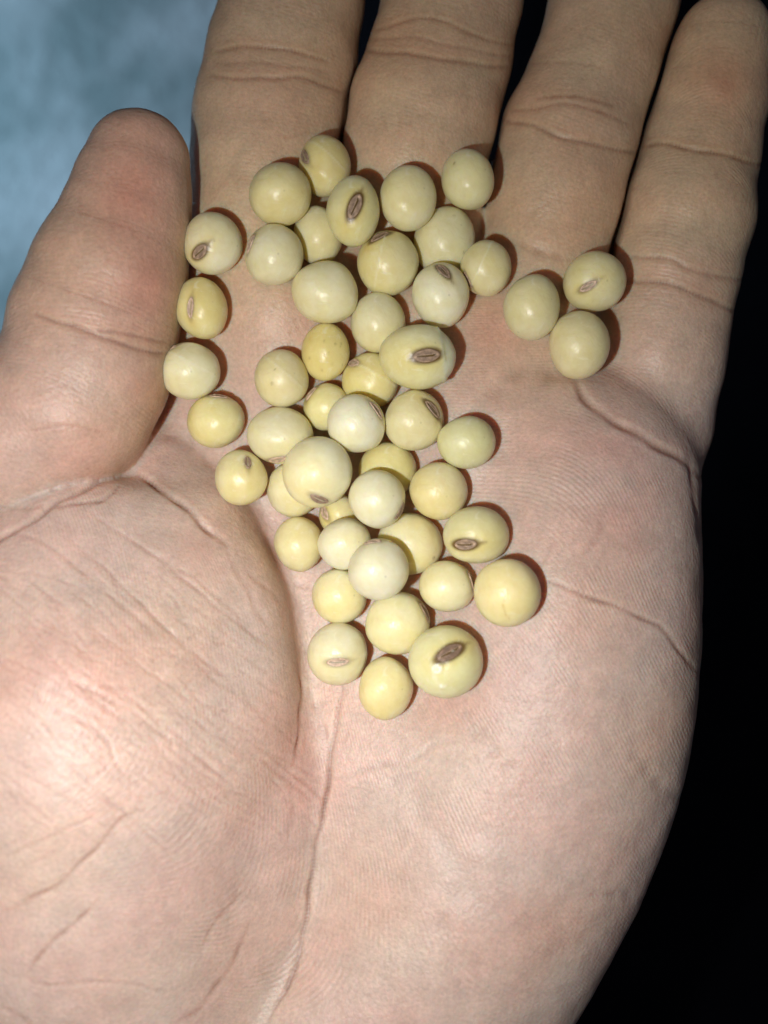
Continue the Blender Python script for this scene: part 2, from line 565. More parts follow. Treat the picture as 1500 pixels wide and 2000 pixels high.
# which digit each vertex belongs to
def chain_dist(ch, P):
    best = np.full(len(P), 1e9); tt = np.zeros(len(P)); run = 0.0
    cr = np.zeros(len(P))
    for (a, ra), (b, rb) in zip(ch[:-1], ch[1:]):
        ba = b - a; L = np.linalg.norm(ba)
        t = np.clip(((P - a) @ ba) / (L * L), 0, 1)
        q = P - a - t[:, None] * ba
        dd = np.linalg.norm(q, axis=1) - (ra + t * (rb - ra))
        m = dd < best
        best = np.where(m, dd, best)
        tt = np.where(m, run + t * L, tt)
        side = np.array([ba[1], -ba[0], 0]) / L
        cr = np.where(m, q @ side, cr)
        run += L
    return best, tt, cr
U, W = to_px(V)
front = smoothstep(-0.1, 0.25, N[:, 2])
names = ["index", "middle", "ring", "pinky", "thumb"]
dist = []
par = {}
for nme in names:
    b_, t_, c_ = chain_dist(CH[nme][:-1] if nme != "thumb" else CH[nme][:-1], V)
    dist.append(b_); par[nme] = (t_, c_)
dist = np.array(dist)
lab = np.where(dist.min(0) < 0.55, dist.argmin(0), 5)          # 5 = palm

# ---------------------------------------------------------------- creases
# polyline in photo pixels, depth mm, half width mm, redness, region ('d' digits, 'p' palm, 'a' any)
CR = [
    ([(425,100),(480,90),(525,92),(600,107),(640,118)], .30, .55, .8, 0), ([(412,146),(470,151),(530,151),(590,151),(650,172),(690,185)], .30, .6, .6, 0),
    ([(420,122),(490,120),(560,128),(640,140)], .12, .6, .4, 0),
    ([(735,60),(800,38),(870,42),(930,70),(1000,88)], .22, .5, .7, 1), ([(716,98),(800,104),(880,117),(950,127),(992,132)], .32, .6, .7, 1),
    ([(722,78),(800,72),(900,92),(995,110)], .15, .5, .4, 1),
    ([(1050,192),(1100,184),(1150,192),(1195,204)], .2, .5, .8, 2), ([(1000,215),(1050,210),(1110,201),(1165,215),(1225,240)], .2, .6, .6, 2),
    ([(975,235),(1030,240),(1070,259),(1130,275),(1200,290),(1250,300)], .4, .6, .7, 2), ([(1030,125),(1100,120),(1180,130)], .1, .5, .2, 2),
    ([(970,462),(1030,482),(1070,495),(1120,512)], .22, .7, .4, 6),
    ([(1250,287),(1300,281),(1375,295),(1440,306),(1484,322)], .42, .55, 1.0, 3),
    ([(1225,500),(1300,505),(1350,525),(1400,540),(1450,545)], .28, .7, .5, 3), ([(1220,550),(1275,550),(1325,560),(1375,580),(1430,605)], .42, .6, .8, 3),
    ([(1100,715),(1122,742),(1145,782),(1173,805),(1220,833),(1267,861),(1313,885),(1351,913),(1380,940)], .62, .95, .9, 6),
    ([(1122,742),(1080,733),(1024,730),(977,759),(940,796)], .3, 1.2, .3, 6),
    ([(1065,1130),(1127,1158),(1197,1183),(1257,1207),(1295,1230),(1323,1263),(1346,1295),(1372,1325)], .42, .55, .9, 6),
    ([(1345,880),(1352,930),(1362,1010),(1375,1080)], .35, .8, .3, 6),
    ([(70,614),(140,637),(196,656),(261,680),(317,690),(350,692)], .42, .6, .9, 4), ([(180,645),(261,654),(325,672),(350,680)], .3, .55, .7, 4),
    ([(60,838),(140,831),(177,838),(205,846)], .09, .35, .5, 4),
    ([(275,915),(247,929),(196,941),(140,967),(100,988),(45,1026),(0,1050),(-60,1090)], .6, .7, .7, 6), ([(100,988),(40,992),(-30,990)], .2, .5, .4, 6),
    ([(240,942),(205,974),(150,984),(105,990)], .4, .5, .6, 6),
    ([(247,929),(280,933),(308,952),(355,985),(392,1020),(425,1050),(450,1070)], .7, .75, .9, 6),
    ([(299,857),(336,852),(373,868),(400,893),(425,935)], .3, .9, .4, 6),
    ([(467,1001),(509,1048),(535,1095)], .2, .5, .5, 6), ([(470,1110),(520,1150),(552,1190)], .16, .5, .4, 6), ([(440,1075),(480,1150),(530,1240)], .14, .6, .4, 6),
    ([(583,1290),(590,1340),(588,1383),(583,1440),(574,1500)], .45, .5, .9, 6),
    ([(668,1330),(660,1400),(650,1450),(645,1500),(635,1575),(620,1640),(607,1725),(597,1800),(577,1890),(548,1950),(510,2020)], .5, .65, 1.0, 6),
    ([(595,1330),(620,1390),(645,1470)], .12, .35, .1, 6),
    ([(173,1001),(215,1030),(261,1057),(310,1092),(355,1127),(420,1183),(513,1253),(560,1290)], .26, .45, .5, 6),
    ([(126,1048),(187,1095),(257,1160),(327,1230),(397,1290),(470,1345)], .26, .5, .6, 6),
    ([(0,1040),(60,1050),(120,1085),(190,1140),(260,1200),(320,1260)], .2, .5, .5, 6),
    ([(30,1120),(120,1180),(220,1255),(300,1320),(360,1360)], .16, .45, .4, 6),
    ([(300,1080),(380,1130),(450,1190),(500,1235)], .16, .4, .3, 6),
    ([(100,1300),(165,1345),(250,1385),(310,1430),(380,1475),(435,1520),(480,1570)], .28, .5, .7, 6),
    ([(40,1340),(110,1390),(190,1425),(235,1500),(295,1555)], .22, .5, .6, 6),
    ([(300,1570),(240,1600),(200,1645),(155,1690),(100,1735),(50,1760),(0,1785)], .3, .6, .9, 6),
    ([(200,1750),(150,1800),(100,1840),(70,1875),(50,1910)], .28, .6, .9, 6),
    ([(480,1740),(435,1785),(400,1840),(385,1865)], .2, .5, .6, 6), ([(490,1790),(470,1850),(450,1890),(420,1930),(385,1975),(330,2000)], .26, .6, .8, 6),
    ([(0,1895),(100,1920),(190,1913),(280,1925),(350,1940)], .14, .45, .4, 6), ([(0,1960),(50,1990),(90,2040)], .2, .6, .6, 6),
    ([(0,1500),(80,1530),(160,1580),(230,1640)], .14, .45, .4, 6), ([(60,1420),(140,1500),(210,1560),(300,1640),(360,1700)], .14, .45, .4, 6),
    ([(100,1560),(180,1520),(260,1450),(330,1400)], .1, .45, .4, 6), ([(0,1680),(80,1640),(170,1600),(240,1550)], .1, .45, .4, 6),
    ([(759,1519),(807,1561),(849,1620),(887,1673),(924,1753),(960,1800)], .3, 1.6, .25, 6),
    ([(785,1503),(833,1465),(870,1450),(913,1449)], .1, .4, .1, 6), ([(660,1530),(720,1500),(785,1490)], .1, .4, .1, 6),
    ([(903,1385),(940,1439),(977,1481),(1010,1530)], .22, 1.0, .5, 6), ([(850,1760),(881,1865),(905,1950),(913,2010)], .25, 1.1, .4, 6),
    ([(1233,1460),(1265,1508),(1292,1535),(1330,1560)], .2, .8, .5, 6), ([(1143,1748),(1190,1749),(1260,1756)], .18, .7, .4, 6),
    ([(1000,1180),(1060,1100),(1085,1040)], .07, .5, .2, 6), ([(1140,1090),(1170,1040),(1180,990)], .07, .5, .2, 6),
    ([(1180,1850),(1130,1840),(1060,1870)], .14, .8, .3, 6),
    ([(560,1140),(620,1150),(680,1165)], .1, .4, .1, 6), ([(560,1480),(570,1560),(560,1650)], .12, .8, .4, 6),
]
# many short fine wrinkles over the ball of the thumb
rr = random.Random(3)
for k in range(230):
    u0, v0 = rr.uniform(-40, 540), rr.uniform(1080, 1560)
    if u0 > 300 + (v0 - 1000) * 0.5:
        continue
    a = math.radians(rr.gauss(38, 9)); L = rr.uniform(60, 190); bend = rr.uniform(-.25, .25)
    pts = []
    x, y = u0, v0
    for s in range(6):
        pts.append((x, y)); x += math.cos(a) * L / 5; y += math.sin(a) * L / 5; a += bend / 5 + rr.gauss(0, .05)
    CR.append((pts, rr.uniform(.05, .13), rr.uniform(.22, .34), rr.uniform(.1, .5), 6))
for k in range(70):
    u0, v0 = rr.uniform(0, 420), rr.uniform(1280, 1700)
    a = math.radians(rr.gauss(-35, 12)); L = rr.uniform(40, 120)
    pts = [(u0 + math.cos(a) * L * t, v0 + math.sin(a) * L * t + rr.gauss(0, 2)) for t in (0, .25, .5, .75, 1)]
    CR.append((pts, rr.uniform(.03, .08), rr.uniform(.2, .35), rr.uniform(0, .3), 6))
for k in range(40):          # fine lines on the digits, roughly across or along them
    nme = rr.choice(names); ch = CH[nme]
    i = rr.randrange(3, 7); (p, r), (q, r2) = ch[i], ch[i + 1]
    t = rr.random(); c = p + (q - p) * t
    uc, vc = 750 + c[0] * F / (D - c[2] - r), 1000 - c[1] * F / (D - c[2] - r)
    ax = math.atan2(-(q - p)[1], (q - p)[0])
    a = ax + rr.choice([math.pi / 2, 0.35, -0.35]) + rr.gauss(0, .2); L = rr.uniform(40, 120)
    uc += rr.uniform(-90, 90)
    pts = [(uc + math.cos(a) * L * (t - .5), vc + math.sin(a) * L * (t - .5) + rr.gauss(0, 2)) for t in (0, .25, .5, .75, 1)]
    CR.append((pts, rr.uniform(.03, .05), rr.uniform(.4, .6), .15, names.index(nme)))

def densify(pts, step=6.0):
    P = np.array(pts, float)
    # Catmull-Rom through the points
    Q = np.concatenate([[2 * P[0] - P[1]], P, [2 * P[-1] - P[-2]]])
    out = []
    for i in range(1, len(Q) - 2):
        L = np.linalg.norm(Q[i + 1] - Q[i]); m = max(2, int(L / step))
        for t in np.arange(m) / m:
            a, b, c, d_ = Q[i - 1], Q[i], Q[i + 1], Q[i + 2]
            out.append(.5 * (2 * b + (c - a) * t + (2 * a - 5 * b + 4 * c - d_) * t * t + (3 * b - a - 3 * c + d_) * t ** 3))
    out.append(P[-1])
    return np.array(out)

disp = np.zeros(n); red = np.zeros(n); dry = np.zeros(n)
for pts, dep, wid, rd, region in CR:
    Q = densify(pts)
    m0 = len(Q)
    s = np.arange(m0) / (m0 - 1)
    Q = Q + (1.3 * np.stack([np.sin(s * m0 * .45 + dep * 50), np.cos(s * m0 * .37 + wid * 70)], 1)) * (1 if dep < .8 else .6)
    if region == 6 and Q[:, 0].min() > 700 and Q[:, 1].min() > 1350:      # broad soft hollows, hardly coloured
        rd *= .25
    if region == 6 and dep < .35 and Q[:, 0].max() < 600:      # thenar lines are thin and crisp
        dep, wid, rd = dep * .6, max(.24, wid * .6), rd * .75
    if region < 6 or dep >= .35:
        wid *= .50; dep *= .85
    wpx = wid * 16.0
    lo = Q.min(0) - 3.2 * wpx; hi = Q.max(0) + 3.2 * wpx
    msk = (U > lo[0]) & (U < hi[0]) & (W > lo[1]) & (W < hi[1]) & (front > 0)
    if region < 6:
        msk &= lab == region
    ids = np.nonzero(msk)[0]
    if not len(ids):
        continue
    best = np.full(len(ids), 1e9); bs = np.zeros(len(ids))
    for i in range(m0):
        d2 = (U[ids] - Q[i, 0]) ** 2 + (W[ids] - Q[i, 1]) ** 2
        m = d2 < best
        best[m] = d2[m]; bs[m] = s[i]
    dpx = np.sqrt(best)
    taper = np.clip(np.minimum(bs, 1 - bs) * 5, 0, 1) ** .7 * (.75 + .25 * np.sin(bs * 23 + dep * 90))
    if region < 5:
        taper = .55 + .45 * taper
    g = np.exp(-(dpx / wpx) ** 2) * taper
    lip = np.exp(-((dpx - 1.8 * wpx) / (.9 * wpx)) ** 2) * taper
    g = g * smoothstep(.1, .55, N[ids, 2])
    disp[ids] += -dep * g + .03 * dep * lip
    red[ids] = np.maximum(red[ids], rd * np.exp(-(dpx / max(wpx * .8, 4.2)) ** 2) * taper)
    if region < 5 and rd > .3:      # brownish zone of fine wrinkles round a joint crease
        red[ids] = np.maximum(red[ids], .34 * rd * np.exp(-(dpx / 17.0) ** 2) * taper)
    if region == 6 and dep < .11:
        dry[ids] = np.maximum(dry[ids], lip)

# soft large-scale unevenness of the flesh
def waves(P, scale, seed, k=7):
    r = np.random.default_rng(seed); out = np.zeros(len(P))
    for i in range(k):
        d_ = r.normal(size=3); d_ /= np.linalg.norm(d_)
        out += np.sin((P @ d_) * (2 * np.pi / (scale * r.uniform(.7, 1.5))) + r.uniform(0, 6.28))
    return out / k
disp += .30 * waves(V, 16, 1) + .14 * waves(V, 7, 2) + .035 * waves(V, 2.6, 4)
DENT = [(630,455,90,3.6),(866,470,90,5.0),(720,740,90,2.6),(650,800,75,2.2),(757,920,95,2.6),(573,953,80,1.6),(655,1010,75,2.2),(800,1065,95,2.4),(720,560,120,1.2),(660,1120,110,.8)]
sink = np.zeros(n)
for u, v, r_, d_ in DENT:
    sink += d_ * np.exp(-((U - u) ** 2 + (W - v) ** 2) / r_ ** 2)
V[:, 2] -= np.minimum(sink, 6.0) * front * (lab != 4) 
V = V + N * (disp * np.where(N[:, 2] > -.3, 1, .3))[:, None]

# ---------------------------------------------------------------- friction ridges: a phase field that follows the palm
GD = [(960,830,-45),(1000,800,-40),(1090,770,-5),(1230,900,35),(1300,960,40),(1050,950,-12),(1150,1050,3),(1280,1150,12),(1050,1250,18),
      (1200,1350,30),(1000,1380,33),(1250,1520,38),(900,1500,50),(1100,1600,45),(1000,1750,52),(800,1600,66),(700,1700,82),(680,1900,88),
      (900,1900,62),(560,1750,100),(540,1650,105),(450,1720,150),(480,1850,158),(300,1900,168),(300,1650,160),(400,1550,150),(200,1450,150),
      (150,1250,150),(350,1250,140),(480,1350,125),(600,1500,95),(900,700,-30),(700,1000,20),(600,700,-30),(450,700,-40),(400,950,130)]
cell = 10.0
gu = np.arange(-160, 1640, cell); gv = np.arange(0, 2160, cell)
UU, VV = np.meshgrid(gu, gv, indexing='ij')
num = np.zeros_like(UU); den = np.zeros_like(UU) + 1e-9
for u, v, th in GD:
    w = np.exp(-((UU - u) ** 2 + (VV - v) ** 2) / (2 * 130.0 ** 2))
    num += w * math.radians(th); den += w
th = num / den
om = 2 * np.pi / 8.2
nu, nv = -np.sin(th) * om * cell, np.cos(th) * om * cell
gx = .5 * (nu[1:, :] + nu[:-1, :]); gy = .5 * (nv[:, 1:] + nv[:, :-1])
def Gt(a, b):
    o = np.zeros_like(UU); o[1:, :] += a; o[:-1, :] -= a; o[:, 1:] += b; o[:, :-1] -= b
    return o
phi = np.zeros_like(UU); res = Gt(gx, gy); pdir = res.copy(); rs = (res ** 2).sum()
for it in range(700):
    Ap = Gt(pdir[1:, :] - pdir[:-1, :], pdir[:, 1:] - pdir[:, :-1])
    al = rs / (pdir * Ap).sum(); phi += al * pdir; res -= al * Ap
    r2 = (res ** 2).sum(); pdir = res + (r2 / rs) * pdir; rs = r2
fu = np.clip((U - gu[0]) / cell, 0, len(gu) - 1.001); fv = np.clip((W - gv[0]) / cell, 0, len(gv) - 1.001)
iu, iv = fu.astype(int), fv.astype(int); au, av = fu - iu, fv - iv
phase = (phi[iu, iv] * (1 - au) * (1 - av) + phi[iu + 1, iv] * au * (1 - av) + phi[iu, iv + 1] * (1 - au) * av + phi[iu + 1, iv + 1] * au * av)
phase *= 2.8
fr_ = 2.8 * np.hypot(np.gradient(phi, axis=0), np.gradient(phi, axis=1)) / cell / om
fr_ = fr_[iu, iv]
amp = np.clip(smoothstep(.4, .6, fr_) * smoothstep(2.0, 1.5, fr_), 0, 1)
for i, nme in enumerate(names):
    t_, c_ = par[nme]
    if nme == "pinky":      # a loop on the tip, arches below
        tip = np.exp(-((t_ - 7) / 9.0) ** 2)
        ph = 2 * np.pi / .5 * (t_ * (1 - .0) - (.03 + .09 * tip) * c_ ** 2 + .25 * c_)
    elif nme == "thumb":
        ph = 2 * np.pi / .5 * (t_ - .025 * c_ ** 2 - .15 * c_)
    else:
        ph = 2 * np.pi / .52 * (t_ + .02 * c_ ** 2 + .12 * c_)
    phase = np.where(lab == i, ph, phase)
    amp = np.where(lab == i, {"pinky": .5, "thumb": .45}.get(nme, .36), amp)
# weaker on the worn hollow, strongest along the outer palm
amp *= np.where(lab == 5, .45 + .55 * np.clip(np.exp(-((U - 1120) / 260) ** 2 - ((W - 1230) / 420) ** 2) +
                 np.exp(-((U - 470) / 190) ** 2 - ((W - 1800) / 200) ** 2) + .7 * np.exp(-((U - 720) / 120) ** 2 - ((W - 1850) / 200) ** 2), 0, 1), 1)
amp *= front * (1 - .7 * np.clip(red, 0, 1))
# no ridges on the seam between two digits' fields
lf = lab[Fq]; seam = np.unique(Fq[(lf.max(1) != lf.min(1))])
amp[seam] = 0

# ---------------------------------------------------------------- skin colour
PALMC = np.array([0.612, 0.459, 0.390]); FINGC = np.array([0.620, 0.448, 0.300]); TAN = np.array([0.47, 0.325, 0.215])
wf = smoothstep(900, 430, W) * np.where(lab == 4, .35, 1.0)
colr = PALMC * (1 - wf)[:, None] + FINGC * wf[:, None]
colr[lab == 4] *= (.97, .90, .86)
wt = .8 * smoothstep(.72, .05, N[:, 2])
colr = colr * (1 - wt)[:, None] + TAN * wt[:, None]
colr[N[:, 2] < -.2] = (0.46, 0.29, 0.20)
BL = [(965,640,75,60,.9), (600,1530,70,90,.5), (1405,150,65,80,.6), (1420,170,30,38,.25), (255,390,80,110,.95), (300,560,60,80,.8), (230,230,50,40,.3), (290,760,60,70,.5), (1210,880,70,40,.4),
      (120,1330,160,90,.35), (880,1370,90,50,.45), (1080,850,80,60,.3), (1250,560,90,50,.25), (400,1080,80,60,.35), (560,1430,50,70,.45), (1050,1810,80,60,.35),
      (560,160,90,60,.25), (860,90,100,50,.25), (1110,230,100,60,.3), (200,900,150,60,.3), (660,640,120,90,.35), (1180,1010,90,60,.3), (640,1000,200,300,.15), (1150,980,190,190,.22), (1000,1250,220,200,.12)]
rb = np.zeros(n)
for u, v, a, b, s in BL:
    rb = rb + .8 * s * np.exp(-((U - u) / a) ** 2 - ((W - v) / b) ** 2)
rb = np.clip(rb + .16 * waves(V, 11, 9), -.12, 1.0)
colr = colr * (1 - rb[:, None] * np.array([0.10, 0.34, 0.36]))
colr = colr * (1 - np.clip(red, 0, 1)[:, None] * np.array([.36, .54, .62]))
yl = np.clip(waves(V, 19, 12), -1, 1) * .07
colr = colr * (1 + yl[:, None] * np.array([.2, .1, -.8]))
colr = colr * (1 + .06 * dry[:, None])

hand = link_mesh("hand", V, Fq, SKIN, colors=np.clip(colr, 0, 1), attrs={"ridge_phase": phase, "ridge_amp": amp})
hand["label"] = "open left hand with palm up and thumb raised, cupping a heap of soybeans"
hand["category"] = "hand"

# height map of the palm so that beans can be set down on it
hx0, hy0, hs = -60.0, -70.0, 0.5
HM = np.full((240, 290), -60.0)
ii = np.round((V[:, 0] - hx0) / hs).astype(int); jj = np.round((V[:, 1] - hy0) / hs).astype(int)
ok = (ii >= 0) & (ii < 240) & (jj >= 0) & (jj < 290)
np.maximum.at(HM, (ii[ok], jj[ok]), V[ok, 2])

def rest_height(x, y, rx, rz, lim=.72):
    i0, j0 = int(round((x - hx0) / hs)), int(round((y - hy0) / hs)); m = int(rx / hs)
    best = -50
    for i in range(max(0, i0 - m), min(240, i0 + m + 1)):
        for j in range(max(0, j0 - m), min(290, j0 + m + 1)):
            d2 = ((hx0 + i * hs - x) ** 2 + (hy0 + j * hs - y) ** 2) / rx ** 2
            if d2 < lim:
                best = max(best, HM[i, j] + rz * math.sqrt(1 - d2))
    return best

# ---------------------------------------------------------------- soybeans
def cube_sphere(k):
    a = np.tan(np.linspace(-math.pi / 4, math.pi / 4, k + 1))
    verts, faces, key = [], [], {}
    for ax in range(3):
        for s in (-1, 1):
            idx = np.empty((k + 1, k + 1), int)
            for i in range(k + 1):
                for j in range(k + 1):
                    p = [0, 0, 0]; p[ax] = s; p[(ax + 1) % 3] = a[i]; p[(ax + 2) % 3] = a[j]
                    kk = tuple(round(x, 5) for x in p)
                    if kk not in key:
                        key[kk] = len(verts); verts.append(p)
                    idx[i, j] = key[kk]
            for i in range(k):
                for j in range(k):
                    q = [idx[i, j], idx[i + 1, j], idx[i + 1, j + 1], idx[i, j + 1]]
                    faces.append(q if s > 0 else q[::-1])
    v = np.array(verts, float)
    return v / np.linalg.norm(v, axis=1)[:, None], np.array(faces)
SPH, SPHF = cube_sphere(24)

TINT = {"c": (0.805, 0.74, 0.45), "p": (0.825, 0.77, 0.51), "y": (0.785, 0.695, 0.345), "o": (0.81, 0.728, 0.40), "g": (0.76, 0.725, 0.40), "w": (0.83, 0.785, 0.545), "k": (0.765, 0.715, 0.445)}
DARK, MID, PALE = (0.20, 0.125, 0.082), (0.29, 0.195, 0.13), (0.50, 0.355, 0.255)
# u, v, w, h, tilt, layer, tint, hilum (u, v, angle, length mm, width mm, colour, halo), seam angle, label
B = [
 (415,476,117,119,0,0,"p",(398,506,32,2.7,1.6,MID,.9),None,"cream soybean with a brown scar low on its face, topmost beside the thumb"),
 (394,604,103,122,4,0,"y",(381,611,84,2.9,1.0,PALE,.35),None,"yellow soybean with an upright pinkish scar, second from the top beside the thumb"),
 (372,725,117,114,0,0,"p",(329,684,40,2.6,1.3,PALE,.2),-28,"pale soybean with a fine raised line, lying against the base of the thumb"),
 (421,822,110,108,0,0,"o",(430,772,-5,2.6,1.3,PALE,.2),None,"plain tan soybean at the lower right of the pale bean by the thumb"),
 (472,931,102,109,0,0,"c",(492,901,-80,2.0,1.1,MID,.35),None,"small cream soybean with a short grey scar on top, on the thumb fold"),
 (547,853,133,113,-4,0,"c",(543,904,8,2.9,1.4,PALE,.3),None,"broad oval soybean with a scar on its lower rim, left of the biggest pale bean"),
 (552,740,106,111,0,0,"c",None,-38,"soybean with a thin slanting pale line, left of the yellow speckled bean"),
 (541,502,115,120,0,0,"c",(495,486,65,2.7,1.4,PALE,.45),None,"soybean with a whitish scar on its left rim, above the plain oval bean"),
 (635,325,102,117,0,0,"y",(596,317,-68,2.8,1.4,MID,.4),-35,"uppermost soybean of the heap, with a grey scar on its left side"),
 (620,457,98,114,0,0,"c",None,None,"half hidden soybean tucked under two beans near the top of the heap"),
 (800,391,111,127,0,0,"c",None,None,"plain yellowish soybean between the upright scarred bean and the bean with one speck"),
 (912,354,103,119,8,0,"c",None,None,"soybean with one tiny dark speck, highest on the ring finger side of the heap"),
 (870,470,118,134,-18,0,"k",None,None,"matt oval soybean right of the top cluster, lying under the small ridged bean"),
 (634,571,134,119,-3,0,"c",None,None,"large plain oval soybean without a scar, below the bean with a whitish scar"),
 (738,632,107,117,0,0,"c",None,None,"plain soybean partly covered by the large scarred oval bean at its lower right"),
 (637,690,95,116,0,0,"y",None,None,"small yellow soybean peppered with tiny dark specks"),
 (720,742,110,108,0,0,"y",(686,709,-10,2.4,1.4,PALE,.3),-30,"yellow soybean with a pale scar, tucked under the largest oval scarred bean"),
 (642,797,92,92,0,0,"c",(611,771,52,2.4,1.2,PALE,.5),None,"small soybean wedged below the speckled yellow bean, its right side covered"),
 (806,820,118,122,0,0,"c",(846,801,-52,3.0,1.5,MID,.9),None,"soybean with a dark grey scar on its upper right, below the largest oval bean"),
 (909,863,113,104,0,0,"g",None,None,"small plain greenish yellow soybean, outermost on the right of the heap's middle"),
 (1039,600,109,129,0,0,"k",None,None,"smooth plain soybean, left one of the three apart at the little finger"),
 (1160,551,124,116,12,0,"o",(1137,572,28,2.7,1.2,PALE,.45),None,"soybean with a slim pinkish scar, top one of the three at the little finger"),
 (1129,674,121,133,0,0,"o",None,None,"large plain soybean, lowest of the three lying apart at the little finger"),
 (573,953,104,108,0,0,"c",None,None,"soybean half covered by the biggest pale bean, at its lower left"),
 (757,920,114,108,0,0,"y",None,None,"yellow soybean mid heap, crossed by the curved shadow of a bean on top"),
 (856,960,116,114,0,0,"o",None,None,"plain orange yellow soybean mid heap, between a greenish bean and a scarred tan one"),
 (662,1008,78,80,0,0,"y",(633,1003,-70,2.6,1.3,PALE,.4),None,"small soybean mostly hidden under the biggest pale bean, showing a pale scar"),
 (583,1063,97,109,0,0,"o",None,None,"plain orange yellow soybean at the edge of the ball of the thumb"),
 (798,1065,128,124,0,0,"c",None,None,"large cream soybean with a black speck, lying under two paler beans in the lower heap"),
 (930,1046,129,116,0,0,"k",(903,1063,4,3.0,1.6,MID,1.0),None,"greenish tan soybean with a level dark scar, on the right edge of the lower heap"),
 (872,1144,111,102,0,0,"p",(925,1133,-75,2.4,1.3,PALE,.4),None,"pale oval soybean left of the large cracked bean"),
 (991,1156,128,135,12,0,"o",None,"crack","large round soybean with a fine yellow crack, rightmost of the lower heap"),
 (663,1166,108,106,0,0,"c",None,None,"plain pale soybean directly above the bean with a level pale scar"),
 (776,1217,126,122,0,0,"p",(831,1191,-62,2.6,1.4,MID,.7),None,"large pale soybean in the lower heap with a dark scar on its right rim"),
 (664,1277,120,122,0,0,"p",(665,1284,4,3.0,1.2,PALE,.35),"band","soybean with a level pale scar across its middle, lower left of the heap"),
 (752,1342,108,125,-6,0,"o",None,None,"plain yellow soybean, lowest of the whole heap"),
 (550,385,121,122,0,1,"y",None,None,"plain yellow soybean on the index finger, below left of the uppermost bean"),
 (693,419,104,137,-4,1,"k",(698,424,67,3.4,1.8,MID,1.0),None,"upright oval soybean with a large brown scar facing up, near the heap's top"),
 (753,510,121,127,0,1,"o",(737,465,30,3.0,1.6,MID,.9),78,"soybean with a dark slanting scar on its upper left rim, amid the top cluster"),
 (861,578,112,126,0,1,"p",(864,538,-52,2.8,1.4,MID,.9),None,"pale soybean with a dark slanting scar at its top, overlapping a matt oval bean"),
 (944,521,99,108,0,1,"c",(904,550,-62,2.4,1.2,MID,.5),62,"small soybean with a fine ridge and lower left scar, right of the top cluster"),
 (812,695,149,128,-8,1,"g",(828,704,9,3.6,1.9,MID,1.0),"skin","largest oval greenish soybean with a broad grey scar and wrinkled skin"),
 (692,829,113,120,0,1,"w",(735,802,-55,2.9,1.3,PALE,.35),None,"pale soybean lying on others, with a thin scar on its upper right rim"),
 (672,1060,104,104,0,1,"w",None,None,"small plain pale soybean just upper left of the topmost bean in the lower heap"),
 (737,973,112,117,0,1,"w",(786,999,60,2.6,1.3,MID,.3),None,"pale soybean on top mid heap, with a scar on its lower right rim"),
 (870,1292,146,142,0,1,"g",(875,1263,27,3.7,1.9,DARK,1.0),"blister","large greenish soybean with a dark scar and small white blisters"),
 (622,920,136,138,0,2,"w",(629,976,-24,2.9,1.5,MID,.3),None,"biggest whitest soybean, lying on top with a grey scar on its lower rim"),
 (740,1110,123,123,0,2,"w",(728,1052,10,2.4,1.2,PALE,.2),None,"plain pale cream soybean lying topmost in the lower heap"),
]

# let the beans settle: each is pulled down on to the palm and pushed off its neighbours
UNDER = {9, 12, 16, 17, 23, 24, 26, 28}
nb = len(B)
uv = np.array([[b[0], b[1]] for b in B], float)
lift = np.array([(-1 if i in UNDER else 0) if b[5] == 0 else 4.5 * b[5] for i, b in enumerate(B)], float)
pos = np.zeros((nb, 3)); axs = np.zeros((nb, 3)); restz = np.zeros(nb)
def bean_axes(i, z):
    s = (D - z) / F
    a, b = B[i][2] / 2 * s, B[i][3] / 2 * s
    return a, b, .96 * min(a, b) + .04 * max(a, b)
for i in range(nb):
    z = 2.0
    for it in range(4):
        axs[i] = bean_axes(i, z); p = at(*uv[i], z)
        z = rest_height(p[0], p[1], .5 * (axs[i, 0] + axs[i, 1]), axs[i, 2], .3 if i in (0, 2) else .5 if i == 1 else .72) - .25
    restz[i] = z; pos[i] = p; pos[i, 2] = z + max(0, lift[i] + 1)
ia, ib = np.triu_indices(nb, 1)
NEST = {0: 3.0, 1: 2.6, 2: 2.3}      # nestled against the yielding side of the thumb
for it in range(420):
    if it % 30 == 29:
        for i in range(nb):
            axs[i] = bean_axes(i, pos[i, 2])
            restz[i] = rest_height(pos[i, 0], pos[i, 1], .5 * (axs[i, 0] + axs[i, 1]), axs[i, 2], .3 if i in (0, 2) else .5 if i == 1 else .72) - .25
    if it < 380:
        pos[:, 2] -= .035
    s_ = (D - pos[:, 2]) / F
    tx, ty = (uv[:, 0] - 750) * s_, (1000 - uv[:, 1]) * s_
    ox, oy = pos[:, 0] - tx, pos[:, 1] - ty
    k = .93 * np.minimum(1, .42 / (np.hypot(ox, oy) + 1e-6))
    pos[:, 0] = tx + ox * k; pos[:, 1] = ty + oy * k
    dv = pos[ia] - pos[ib]
    L = np.hypot(dv[:, 0], dv[:, 1]) + 1e-6
    cx, cy = dv[:, 0] / L, dv[:, 1] / L
    R = .99 * (1 / np.hypot(cx / axs[ia, 0], cy / axs[ia, 1]) + 1 / np.hypot(cx / axs[ib, 0], cy / axs[ib, 1]))
    rho = np.sqrt((L / R) ** 2 + (dv[:, 2] / (axs[ia, 2] + axs[ib, 2])) ** 2)
    m = rho < 1
    push = dv[m] * (.28 * (1 / np.maximum(rho[m], .2) - 1))[:, None]
    np.add.at(pos, ia[m], push); np.add.at(pos, ib[m], -push)
    for i, z in NEST.items():
        restz[i] = z
    pos[:, 2] = np.maximum(pos[:, 2], restz)

